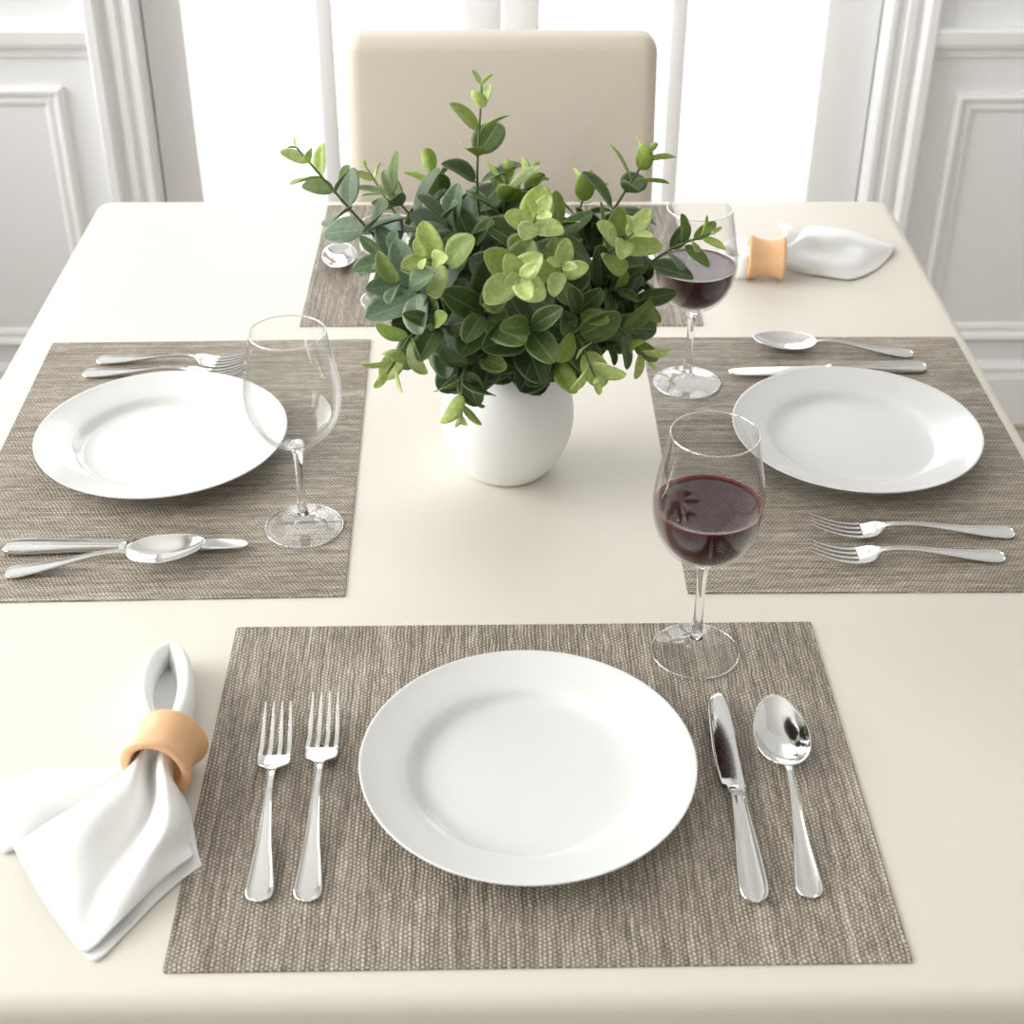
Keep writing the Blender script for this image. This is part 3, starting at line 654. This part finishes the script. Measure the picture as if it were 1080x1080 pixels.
def sprig(pts, npair, smax, tone, phase=0.0, t0=.30, smin=.18, asp=.86, spread=1.0, rnd=None, gm=1.0):
    """pts: world points from the vase mouth to the tip; opposite leaf pairs, each turned against the last"""
    rn = random.Random(rnd if rnd is not None else int(phase*100+npair*7+smax*1e5+pts[-1].x*1e4))
    path = cr(pts, 8); n = len(path)-1
    rads = [.0016*(1-.65*i/n)+.0003 for i in range(n+1)]
    org = Vector((VX, VY, TZ+.012))
    vs, fs = tube([p-org for p in path], rads, 7)
    st = mesh_obj('stem', vs, fs, M['stem'], bush)
    V, F, UV, COL = [], [], [], []
    for i in range(npair):
        t = t0+(1-t0)*(i/(npair-1))**.82 if npair > 1 else .6
        k = min(n-1, int(t*n)); fr = t*n-k; P = path[k].lerp(path[min(k+1, n)], fr)-org
        T = (path[min(k+2, n)]-path[max(k-1, 0)]).normalized()
        ref = Vector((0, 0, 1)) if abs(T.z) < .85 else Vector((0, 1, 0))
        N = T.cross(ref).normalized(); B = N.cross(T).normalized()
        q = i/(npair-1) if npair > 1 else .5
        s = smax*1.16*((1-q)**.6*(1-smin)+smin)
        if i == 0: s *= .9
        al = math.radians((74-34*q**1.5)*spread)
        for sgn in (0, 1):
            ph = phase + i*PI/2*1.04 + sgn*PI + rn.uniform(-.25, .25)
            a2 = al*rn.uniform(.86, 1.14)
            d = (T*math.cos(a2) + (N*math.cos(ph)+B*math.sin(ph))*math.sin(a2)).normalized()
            nr = (T - d*T.dot(d)).normalized()
            nr = (nr + Vector((rn.uniform(-.25, .25), rn.uniform(-.25, .25), rn.uniform(-.1, .3)))).normalized()
            ss = s*rn.uniform(.85, 1.12)
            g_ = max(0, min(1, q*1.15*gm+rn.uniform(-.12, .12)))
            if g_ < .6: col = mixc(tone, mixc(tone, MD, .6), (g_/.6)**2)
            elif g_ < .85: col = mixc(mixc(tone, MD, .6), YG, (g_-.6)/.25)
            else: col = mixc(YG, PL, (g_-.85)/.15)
            cv = rn.uniform(.85, 1.15); col = tuple(min(1, x*cv) for x in col)
            add_leaf(V, F, UV, COL, P, d, nr, ss*(1.0+.25*q), ss*asp*(1-.30*q), col, rn.uniform(-.2, .8), rn.uniform(.05, .22)+.15*q, rn.uniform(-.1, .55)*(1-.6*q))
    o = mesh_obj('foliage', V, F, M['leaf'], st)
    uvl = o.data.uv_layers.new(name='uv'); ca = o.data.color_attributes.new('tint', 'FLOAT_COLOR', 'POINT')
    for i, c in enumerate(COL): ca.data[i].color = (*c, 1)
    for l in o.data.loops: uvl.data[l.index].uv = UV[l.vertex_index]
    sd = o.modifiers.new('thick', 'SOLIDIFY'); sd.thickness = .0004
    return st
B0 = Vector((VX, VY, TZ+.03))
def S(tip, Yt, via=None, Yv=None, n=6, s=.04, tone=DK, ph=0.0, t0=.3, smin=.18, asp=.86, g=1.0, spread=1.0):
    T = aty(tip[0], tip[1], Yt)
    d = T-Vector((VX, VY, TZ+.115)); h = Vector((d.x, d.y, 0)); h = h.normalized() if h.length > .01 else Vector((0, 0, 0))
    m_ = Vector((VX, VY, TZ+.118))+h*.018
    pts = [B0, m_]
    if via:
        pts.append(aty(via[0], via[1], Yv if Yv else (VY+Yt)/2))
    else:
        pts.append(m_.lerp(T, .5)+Vector((0, 0, .02)))
    pts.append(T)
    return sprig(pts, n+1, s, tone, ph, t0, smin, asp, spread, None, g)
# long outer sprigs
S((508, 90), 1.215, (504, 215), 1.205, 7, .042, DK, PI/2+.1, .44, smin=.22, asp=.95)
S((313, 156), 1.135, (392, 246), 1.15, 8, .042, BL, .5, .42, smin=.14)
S((386, 176), 1.26, (430, 245), 1.23, 6, .030, MD, 1.2, .45)
S((686, 160), 1.225, (645, 225), 1.21, 8, .040, DK, .3, .42, smin=.22)
S((750, 246), 1.10, (690, 274), 1.13, 7, .036, DK, .9, .45, asp=.62)
S((685, 382), 1.055, (642, 345), 1.10, 6, .038, DK, .4, .42, asp=.7)
S((628, 398), 1.03, (600, 350), 1.08, 6, .038, DK, 1.0, .40, smin=.3, g=1.2)
S((408, 394), 1.035, (450, 345), 1.08, 7, .038, DK, .2, .40, smin=.26, g=1.15)
S((487, 438), 1.05, (492, 385), 1.07, 6, .034, DK, .8, .50, smin=.28, g=1.15)
# rosettes that look at the viewer
S((548, 292), 1.00, (538, 300), 1.10, 7, .039, BL, .6, .45, asp=.95, smin=.32, g=1.3)
S((566, 226), 1.08, (555, 265), 1.13, 6, .038, DK, .2, .45, asp=.95, smin=.32, g=1.3)
S((447, 272), 1.05, (478, 290), 1.11, 6, .039, BL, .9, .42, asp=.9, smin=.32, g=1.3)
S((668, 246), 1.10, (630, 280), 1.14, 6, .040, DK, .5, .42, asp=.8, smin=.34, g=1.3)
S((592, 280), 1.04, (585, 305), 1.11, 5, .030, DK, 1.4, .50, smin=.4, g=1.3)
# behind
S((452, 168), 1.27, (470, 235), 1.24, 6, .036, DK, .1, .45)
S((622, 190), 1.27, (600, 250), 1.24, 6, .038, DK, .9, .45)
S((562, 180), 1.29, (545, 240), 1.25, 6, .036, BL, .4, .48)
S((535, 190), 1.21, (530, 250), 1.20, 6, .044, DK, 1.1, .45, smin=.35)
# inner body of big dark leaves
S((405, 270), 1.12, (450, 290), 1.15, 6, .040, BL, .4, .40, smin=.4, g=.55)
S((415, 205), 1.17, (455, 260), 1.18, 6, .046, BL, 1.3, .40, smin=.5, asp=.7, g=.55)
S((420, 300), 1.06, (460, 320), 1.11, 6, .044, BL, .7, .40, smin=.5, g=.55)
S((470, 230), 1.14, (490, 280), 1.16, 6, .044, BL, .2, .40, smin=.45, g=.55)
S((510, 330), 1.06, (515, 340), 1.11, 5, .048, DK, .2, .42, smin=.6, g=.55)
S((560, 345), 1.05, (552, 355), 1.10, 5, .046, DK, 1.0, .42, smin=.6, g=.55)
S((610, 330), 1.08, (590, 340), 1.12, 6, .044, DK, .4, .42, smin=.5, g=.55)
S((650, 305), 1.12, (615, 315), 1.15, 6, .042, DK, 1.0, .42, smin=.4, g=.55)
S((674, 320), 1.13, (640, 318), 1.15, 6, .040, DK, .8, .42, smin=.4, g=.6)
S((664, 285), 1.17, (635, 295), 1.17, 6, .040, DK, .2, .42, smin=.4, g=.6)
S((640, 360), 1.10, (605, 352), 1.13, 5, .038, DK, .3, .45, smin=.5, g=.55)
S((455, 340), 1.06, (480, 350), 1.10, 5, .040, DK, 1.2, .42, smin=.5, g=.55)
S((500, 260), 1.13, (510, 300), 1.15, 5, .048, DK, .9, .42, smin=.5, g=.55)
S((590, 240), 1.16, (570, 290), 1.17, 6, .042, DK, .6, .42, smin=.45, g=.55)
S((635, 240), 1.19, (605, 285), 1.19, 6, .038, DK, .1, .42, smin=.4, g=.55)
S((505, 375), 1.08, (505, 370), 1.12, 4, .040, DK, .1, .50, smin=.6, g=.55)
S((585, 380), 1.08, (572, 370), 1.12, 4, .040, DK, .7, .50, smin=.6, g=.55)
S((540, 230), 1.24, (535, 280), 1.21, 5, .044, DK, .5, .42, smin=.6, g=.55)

# ------------------------------------------------------------------ light
w = bpy.data.worlds.new('world'); sc.world = w; w.use_nodes = True
bg = w.node_tree.nodes['Background']; bg.inputs[0].default_value = (.96, .98, 1, 1); bg.inputs[1].default_value = 2.0
def area(name, loc, rot, sx, sy, e, col=(1, 1, 1)):
    l = bpy.data.lights.new(name, 'AREA'); l.shape = 'RECTANGLE'; l.size = sx; l.size_y = sy; l.energy = e; l.color = col
    o = bpy.data.objects.new(name, l); C.objects.link(o); o.location = loc; o.rotation_euler = rot; return o
area('daylight_left_window', (XL-.13, (LY0+LY1)/2, (LZ0+LZ1)/2), (0, -PI/2, 0), LZ1-LZ0-.1, LY1-LY0-.1, 78, (1, 1, .99))
area('fill_added_window', (XL-.13, -1.0, (LZ0+LZ1)/2), (0, -PI/2, 0), LZ1-LZ0-.1, 1.3, 30, (1, 1, .99))  # fill lamp behind the added window, brightens back wall, chair and plates
area('daylight_doors', (.03, WY+.2, 1.25), (-PI/2, 0, 0), 1.1, 1.6, 14, (1, 1, 1))
# ceiling lamp of the dining room
#area('ceiling_lamp', (.6, -.6, CZ-.05), (0, 0, 0), 1.2, 1.2, 12, (1, .93, .84))

sc.view_settings.view_transform = 'Standard'; sc.view_settings.look = 'None'; sc.view_settings.gamma = 1
sc.view_settings.exposure = 0.04; sc.view_settings.use_curve_mapping = False
cy = sc.cycles
cy.max_bounces = 14; cy.transmission_bounces = 12; cy.transparent_max_bounces = 12; cy.diffuse_bounces = 5; cy.glossy_bounces = 5
cy.sample_clamp_indirect = 6; cy.use_denoising = True
